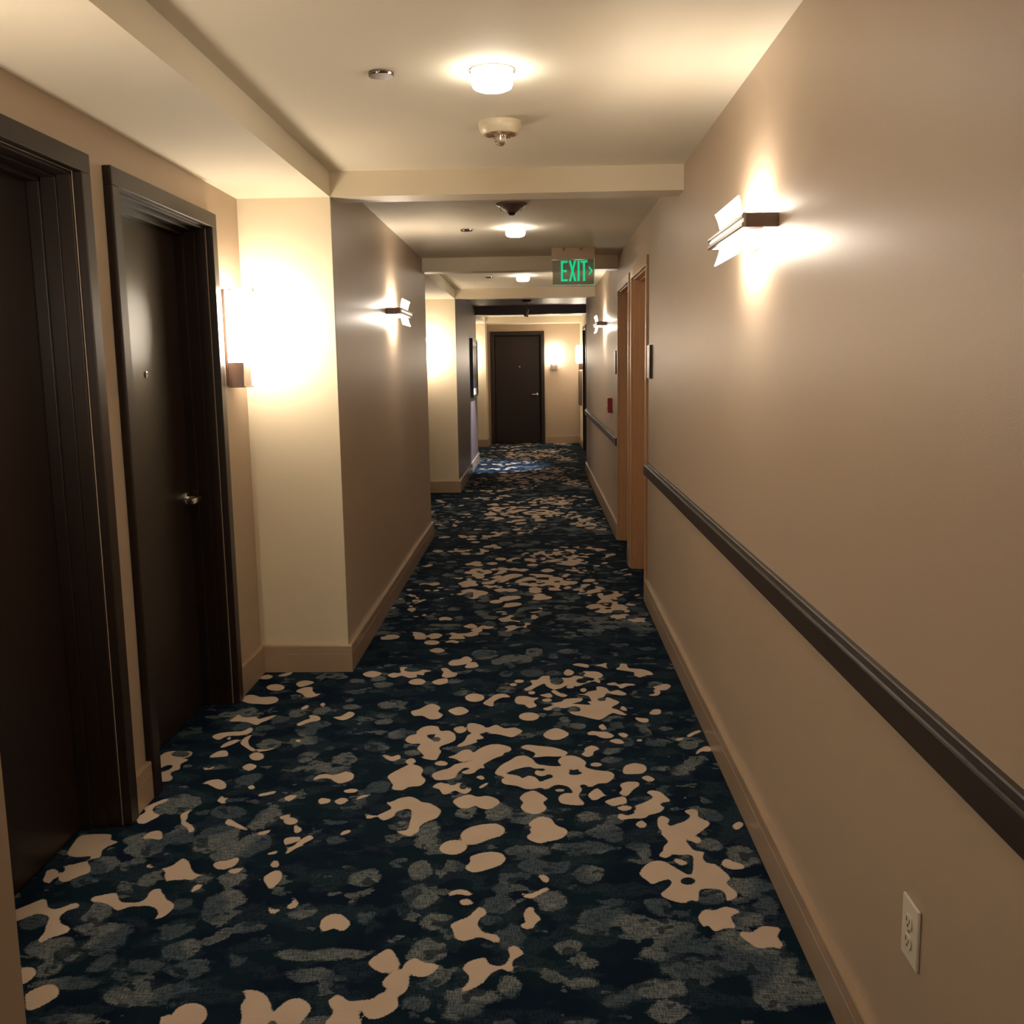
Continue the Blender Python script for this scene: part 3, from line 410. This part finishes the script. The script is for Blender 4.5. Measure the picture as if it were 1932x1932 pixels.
make_door('door_5', (sum(ED)/2, YEND, 0), 0, M['dark'], 'dark door in the end wall, facing down the corridor', leaf_y=0.06)
make_door('door_6', (XR2, sum(FD)/2, 0), -PI/2, M['dark'], 'dark door on the far right wall, seen edge on', leaf_y=0.06)

# ------------------------------------------------------------------ bar sconces (local: wall at y=0, out is -y, x along the wall)
def point(parent, loc, power, radius, color=WARM):
    ld = bpy.data.lights.new('bulb_light', 'POINT'); ld.energy = power; ld.shadow_soft_size = radius; ld.color = color
    o = bpy.data.objects.new('bulb', ld); COL.objects.link(o); o.parent = parent; o.location = loc; return o
def bar_sconce(loc, rotz, label):
    r = tag(empty('wall_sconce', loc, rotz), label, 'wall lamp', 'linear wall sconces of the corridor')
    hl = 0.282; D = 0.10
    mb = MB(); mb.box(-0.06, 0.06, -0.012, 0, -0.055, 0.055, 0.002)
    mb.build('backplate', M['bronze'], r)
    # U band: two ends and a slotted front
    MB().box(-hl, -hl+0.006, -D+0.004, 0.0, -0.020, 0.020, 0.002).build('end_plate', M['bronze'], r)
    MB().box(hl-0.006, hl, -D+0.004, 0.0, -0.020, 0.020, 0.002).build('end_plate', M['bronze'], r)
    mb = MB()
    prof = [(-D+0.008, -0.020), (-D-0.001, -0.020), (-D-0.004, -0.016), (-D-0.004, -0.008), (-D+0.001, -0.005), (-D+0.001, 0.005), (-D-0.004, 0.008), (-D-0.004, 0.016), (-D-0.001, 0.020), (-D+0.008, 0.020)]
    mb.prism(prof, -hl, hl, 'x'); fb_ = mb.build('front_bar', M['nickel'], r)
    MB().box(-hl+0.03, hl-0.03, -D-0.0015, -D+0.0005, -0.003, 0.003).build('light_slot', M['slotglow'], fb_)
    # bowed frosted glass, wider at top and bottom
    mb = MB(); bm = mb.bm; rows_ = []
    nz, nx_ = 10, 14
    for th in (0, 0.005):
        g = []
        for i in range(nz+1):
            z = -0.082+0.164*i/nz; q = abs(z)/0.082
            hw = 0.165+0.020*q*q; yo = -D+0.018-0.016*q*q
            g.append([bm.verts.new((hw*(2*k/nx_-1), yo+th+0.0, z)) for k in range(nx_+1)])
        rows_.append(g)
    for g in rows_:
        for i in range(nz):
            for k in range(nx_): bm.faces.new((g[i][k], g[i][k+1], g[i+1][k+1], g[i+1][k]))
    a, b2 = rows_
    for i in range(nz):
        for k in (0, nx_): bm.faces.new((a[i][k], a[i+1][k], b2[i+1][k], b2[i][k]))
    for k in range(nx_):
        for i in (0, nz): bm.faces.new((a[i][k], a[i][k+1], b2[i][k+1], b2[i][k]))
    gl = mb.build('glass_shade', M['barglow'], r, True); gl['label'] = 'glowing frosted glass shade'
    mb = MB(); mb.box(-0.14, 0.14, -0.062, -0.012, -0.006, 0.006, 0.002); mb.build('lamp_tray', M['bronze'], r)
    for sx in (-0.075, 0.075):
        for sz in (-1, 1): point(r, (sx, -0.042, sz*0.030), P_BAR, 0.012)
    return r
s0 = bar_sconce((XR, 3.148, 1.900), -PI/2, 'nearest right wall sconce, large, metal bar across glowing glass')
for loc, rz, lb in (((XB, 6.590, 1.862), PI/2, 'bar sconce on the left wall block, before the second beam'), ((XR, 10.05, 1.905), -PI/2, 'small bar sconce high on the right wall beyond the wood doors')):
    c_ = copy_tree(s0); c_.location = loc; c_.rotation_euler = (0, 0, rz); c_['label'] = lb
c_ = copy_tree(s0); c_.location = (XB, -0.41, 1.862); c_.rotation_euler = (0, 0, PI/2); c_['label'] = 'bar sconce on the left wall behind the camera'

# ------------------------------------------------------------------ barrel sconces
def barrel_sconce(loc, rotz, label):
    r = tag(empty('barrel_sconce', loc, rotz), label, 'wall lamp', 'barrel glass wall sconces')
    MB().box(-0.055, 0.055, -0.012, 0, -0.23, 0.20, 0.002).build('backplate', M['bronze'], r)
    mb = MB(); mb.prism([(-0.050, -0.125), (0.050, -0.125), (0.060, -0.230), (-0.060, -0.230)], -0.080, -0.012, 'y')
    mb.box(-0.065, 0.065, -0.088, -0.012, -0.236, -0.230, 0.001); mb.build('lamp_holder', M['bronze'], r)
    MB().box(-0.008, 0.008, -0.128, -0.123, 0.19, 0.205).box(-0.004, 0.004, -0.126, -0.012, 0.200, 0.205).build('top_strap', M['bronze'], r)
    MB().lathe([(0.0, -0.123), (0.040, -0.123), (0.047, -0.115), (0.056, -0.03), (0.058, 0.04), (0.055, 0.11), (0.047, 0.185), (0.040, 0.195), (0.0, 0.195)], 32, (0, -0.075, 0)).build('glass_shade', M['barrelglow'], r, True)
    return r
b0 = barrel_sconce((XL, 4.46, 1.66), PI/2, 'brightest sconce, at the corner beside the second dark left door')
for loc, rz, lb in (((0.325, YEND, 1.66), 0, 'glowing sconce on the end wall right of the dark door'), ((XR2, 17.93, 1.66), -PI/2, 'glowing sconce on the far right wall beyond the edge-on door'),
                    ((XL, 11.46, 1.66), PI/2, 'sconce hidden in the second left recess'), ((XL, 18.22, 1.66), PI/2, 'sconce hidden in the far left recess'), ((XL, 1.86, 1.66), PI/2, 'sconce in the near recess just outside the left border')):
    c_ = copy_tree(b0); c_.location = loc; c_.rotation_euler = (0, 0, rz); c_['label'] = lb

# ------------------------------------------------------------------ ceiling lights
def drum(loc, label):
    r = tag(empty('ceiling_light', loc), label, 'ceiling light', 'small drum lights on the ceiling')
    MB().lathe([(0.071, 0.0), (0.071, -0.006), (0.066, -0.007)], 40).build('rim', M['nickel'], r, True)
    MB().lathe([(0.065, -0.007), (0.065, -0.040), (0.060, -0.052), (0.050, -0.057), (0.0, -0.060)], 40).build('diffuser', M['drumglow'], r, True)
    return r
d0 = drum((-0.130, 3.20, ZC), 'nearest and largest drum ceiling light, glowing white')
for y_, lb in ((6.69, 'drum ceiling light between the first and second beams'), (10.16, 'drum ceiling light seen left of the exit sign'), (-0.28, 'drum ceiling light behind the camera')):
    c_ = copy_tree(d0); c_.location = (-0.135, y_, ZC); c_['label'] = lb
def cover(loc, label):
    return tag(MB().lathe([(0.040, 0.0), (0.040, -0.008), (0.038, -0.011), (0.0, -0.011)], 36).build('sprinkler_cover', M['darkmetal'], None, True, loc), label, 'sprinkler cover', 'round chrome sprinkler covers')
k0 = cover((-0.477, 3.20, ZC), 'nearest chrome sprinkler cover, left of the largest ceiling light')
for p, lb in (((-0.464, 6.73, ZC), 'dark sprinkler cover between the first and second beams'), ((-0.484, 10.25, ZC), 'small sprinkler cover beyond the second beam')):
    c_ = k0.copy(); COL.objects.link(c_); c_.location = p; c_['label'] = lb
# smoke detector with strobe
r = tag(empty('smoke_detector', (-0.129, 3.86, ZC)), 'ivory round smoke detector with clear strobe bulb behind the nearest ceiling light', 'smoke detector', 'ceiling detectors')
MB().lathe([(0.083, 0.0), (0.083, -0.014), (0.081, -0.022), (0.074, -0.036), (0.066, -0.044), (0.0, -0.045)], 40).build('housing', M['ivory'], r, True)
mb = MB()
for k in range(8):
    a = k*PI/4+0.3; mb.prism([(0.030*math.cos(a-.25), 0.030*math.sin(a-.25)), (0.058*math.cos(a-.22), 0.058*math.sin(a-.22)), (0.058*math.cos(a+.22), 0.058*math.sin(a+.22)), (0.030*math.cos(a+.25), 0.030*math.sin(a+.25))], -0.0468, -0.0448, 'z')
mb.build('vent', M['brown'], r)
g_ = MB().lathe([(0.018, -0.046), (0.022, -0.058), (0.023, -0.066), (0.018, -0.078), (0.009, -0.084), (0.0, -0.085)], 24).build('strobe_bulb', M['glass'], r, True); g_['label'] = 'clear glass strobe bulb'
MB().lathe([(0.004, -0.046), (0.004, -0.070)], 10).build('lamp_post', M['chrome'], r)
r = tag(empty('smoke_detector', (-0.135, 5.72, ZC)), 'brown cone shaped detector with dark tip behind the first beam', 'smoke detector', 'ceiling detectors')
MB().lathe([(0.088, 0.0), (0.088, -0.010), (0.070, -0.016), (0.045, -0.034), (0.028, -0.048), (0.0, -0.048)], 36).build('housing', M['bronze'], r, True)
MB().lathe([(0.022, -0.048), (0.020, -0.056), (0.014, -0.064), (0.0, -0.065)], 24).build('sensor_tip', M['black'], r, True)
for sx in (-0.058, 0.055): MB().lathe([(0.005, -0.018), (0.005, -0.040), (0.0, -0.044)], 12, (sx, -0.02, 0)).build('indicator', M['glass'], r, True)
# spotlight under the dark ceiling
r = tag(empty('ceiling_spotlight', (-0.136, 13.95, ZC)), 'small dark spotlight hanging under the dark plum ceiling', 'spotlight')
MB().lathe([(0.065, 0.0), (0.065, -0.016), (0.055, -0.022), (0.0, -0.022)], 32).build('canopy', M['black'], r, True)
MB().lathe([(0.006, -0.022), (0.006, -0.13)], 12).build('stem', M['chrome'], r)
hd = MB().lathe([(0.0, 0.055), (0.022, 0.050), (0.026, 0.0), (0.034, -0.055), (0.031, -0.055), (0.022, 0.0), (0.0, 0.0)], 28).build('lamp_head', M['chrome'], r, True)
hd.location = (0, 0, -0.165); aim = Vector((-0.62, 0.80, -2.1)).normalized()
hd.rotation_euler = aim.to_track_quat('-Z', 'Y').to_euler()
ld = bpy.data.lights.new('spot_bulb', 'SPOT'); ld.energy = P_SPOT; ld.spot_size = math.radians(52); ld.spot_blend = 0.6; ld.shadow_soft_size = 0.02; ld.color = (0.84, 0.88, 1.0)
o = bpy.data.objects.new('spot_bulb', ld); COL.objects.link(o); o.parent = r; o.location = Vector((0, 0, -0.165))+aim*0.058; o.rotation_euler = aim.to_track_quat('-Z', 'Y').to_euler()

# ------------------------------------------------------------------ exit sign
r = tag(empty('exit_sign', (0.29, 7.85, ZC)), 'green edge-lit EXIT sign with right arrow hanging from the ceiling', 'exit sign')
MB().box(-0.168, 0.168, -0.045, 0.045, -0.092, 0.0, 0.004).build('canopy', M['tanplastic'], r)
for x in (-0.075, 0.060): MB().lathe([(0.010, -0.062), (0.010, -0.045)], 14, (x, 0, -0.018), 'y').build('screw', M['brown'], r, True)
pn = MB().box(-0.160, 0.163, -0.005, 0.005, -0.285, -0.092, 0.002).build('acrylic_panel', M['acryl'], r)
MB().box(-0.160, 0.163, -0.0055, 0.0055, -0.2885, -0.2855).box(0.1635, 0.1665, -0.0055, 0.0055, -0.2885, -0.085).build('panel_edge', M['acryledge'], pn)
zb, zt, SW = -0.258, -0.101, 0.0165
def strokes(polys, nm):
    mb = MB()
    for P_ in polys: mb.prism(P_, -0.0085, -0.0055, 'y')
    mb.build(nm, M['green'], pn)
def rc(x0, x1, z0, z1): return [(x0, z0), (x1, z0), (x1, z1), (x0, z1)]
ox = -0.29
x0, x1 = 0.194+ox, 0.246+ox; zm = (zb+zt)/2
strokes([rc(x0, x0+SW, zb, zt), rc(x0+SW, x1, zb, zb+SW), rc(x0+SW, x1-.006, zm-SW/2, zm+SW/2), rc(x0+SW, x1, zt-SW, zt)], 'letter_e')
x0, x1 = 0.256+ox, 0.314+ox
strokes([[(x0, zb), (x0+SW, zb), (x1, zt), (x1-SW, zt)], [(x1-SW, zb), (x1, zb), (x0+SW, zt), (x0, zt)]], 'letter_x')
strokes([rc(0.324+ox, 0.324+ox+SW, zb, zt)], 'letter_i')
x0, x1 = 0.348+ox, 0.402+ox; xm = (x0+x1)/2
strokes([rc(x0, x1, zt-SW, zt), rc(xm-SW/2, xm+SW/2, zb, zt-SW)], 'letter_t')
x0, x1 = 0.412+ox, 0.442+ox; w_ = 0.014
strokes([[(x0, zm+0.030-w_/2), (x0, zm+0.030+w_/2), (x1, zm+w_/4), (x1, zm-w_/4), (x1-w_, zm)], [(x0, zm-0.030+w_/2), (x0, zm-0.030-w_/2), (x1, zm-w_/4), (x1-w_, zm)]], 'arrow')

# ------------------------------------------------------------------ wall fittings
def plate_sign(loc, label, w_, h_):
    r = tag(empty('room_sign', loc, -PI/2), label, 'sign', 'room signs beside the wood doors')
    MB().box(-w_/2, w_/2, -0.016, 0, -h_/2, h_/2, 0.001).build('backing', M['black'], r)
    MB().box(-w_/2+0.004, w_/2-0.004, -0.0175, -0.0155, -h_/2+0.004, h_/2-0.004).build('sign_face', M['grey'], r)
    return r
p0 = plate_sign((XR, 5.985, 1.515), 'room sign plate nearer than the wood doors', 0.14, 0.20)
c_ = copy_tree(p0); c_.location = (XR, 8.56, 1.52); c_['label'] = 'room sign plate just past the farther wood door'
r = tag(empty('fire_alarm_pull', (XR, 9.12, 1.13), -PI/2), 'red fire alarm pull station on the right wall', 'fire alarm')
MB().box(-0.045, 0.045, -0.040, 0, -0.068, 0.068, 0.005).build('housing', M['red'], r)
MB().box(-0.030, 0.030, -0.052, -0.040, -0.030, -0.010, 0.002).build('pull_handle', M['white'], r)
# duplex outlet
r = tag(empty('wall_outlet', (XR, 1.700, 0.447), -PI/2), 'white duplex power outlet low on the near right wall', 'power outlet')
MB().box(-0.038, 0.038, -0.007, 0, -0.060, 0.060, 0.003).build('cover_plate', M['white'], r)
for zz in (0.0195, -0.0195):
    pts = [(0.0155*math.cos(a), max(-0.0125, min(0.0125, 0.0165*math.sin(a)))+zz) for a in [2*PI*i/32 for i in range(32)]]
    f_ = MB().prism(pts, -0.0100, -0.0072, 'y').build('receptacle', M['white'], r)
    MB().box(-0.0075, -0.0055, -0.0106, -0.0099, zz-0.001, zz+0.008).box(0.0055, 0.0075, -0.0106, -0.0099, zz-0.001, zz+0.006).lathe([(0.0027, -0.0106), (0.0027, -0.0099)], 12, (0, 0, zz-0.007), 'y').build('slots', M['black'], f_)
MB().lathe([(0.0032, -0.0085), (0.0032, -0.0072)], 12, (0, 0, 0), 'y').build('screw', M['nickel'], r)
# framed picture on the dark block
m, t, b = nt('abstract_blue_print'); tc2 = N(t, 'ShaderNodeTexCoord'); sp = N(t, 'ShaderNodeSeparateXYZ'); t.links.new(tc2.outputs['Object'], sp.inputs[0])
nn = N(t, 'ShaderNodeTexNoise'); nn.inputs['Scale'].default_value = 4; t.links.new(tc2.outputs['Object'], nn.inputs['Vector'])
ad = N(t, 'ShaderNodeMath', operation='ADD'); t.links.new(sp.outputs['Z'], ad.inputs[0]); t.links.new(nn.outputs['Fac'], ad.inputs[1])
cr = N(t, 'ShaderNodeValToRGB'); cr.color_ramp.elements[0].position = 0.15; cr.color_ramp.elements[0].color = (0.05, 0.07, 0.16, 1); cr.color_ramp.elements[1].position = 0.85; cr.color_ramp.elements[1].color = (0.30, 0.31, 0.32, 1)
t.links.new(ad.outputs[0], cr.inputs[0]); t.links.new(cr.outputs[0], b.inputs['Base Color']); b.inputs['Roughness'].default_value = 0.2; M['art'] = m
r = tag(empty('framed_picture', (XB, 14.69, 1.485), PI/2), 'black framed blue abstract picture on the dark plum wall', 'picture')
W2, H2 = 0.56, 0.425
mb = MB()
mb.box(-W2, W2, -0.042, 0, H2-0.035, H2, 0.002).box(-W2, W2, -0.042, 0, -H2, -H2+0.035, 0.002).box(-W2, -W2+0.035, -0.042, 0, -H2+.035, H2-.035, 0.002).box(W2-0.035, W2, -0.042, 0, -H2+.035, H2-.035, 0.002)
mb.build('frame', M['black'], r)
MB().box(-W2+.036, W2-.036, -0.028, -0.004, -H2+.036, H2-.036).build('mat_board', M['white'], r)
MB().box(-W2+.12, W2-.12, -0.030, -0.0285, -H2+.13, H2-.10).build('print', M['art'], r)
# brown cabinet on the far right wall
r = tag(empty('wall_cabinet', (XR2, 18.40, 1.08), -PI/2), 'brown shallow wall box under the far right sconce', 'cabinet')
MB().box(-0.15, 0.15, -0.055, 0, -0.32, 0.32, 0.004).build('body', M['bronze'], r)
MB().box(-0.13, 0.13, -0.060, -0.055, -0.30, 0.30, 0.002).build('door_panel', M['dark'], r)
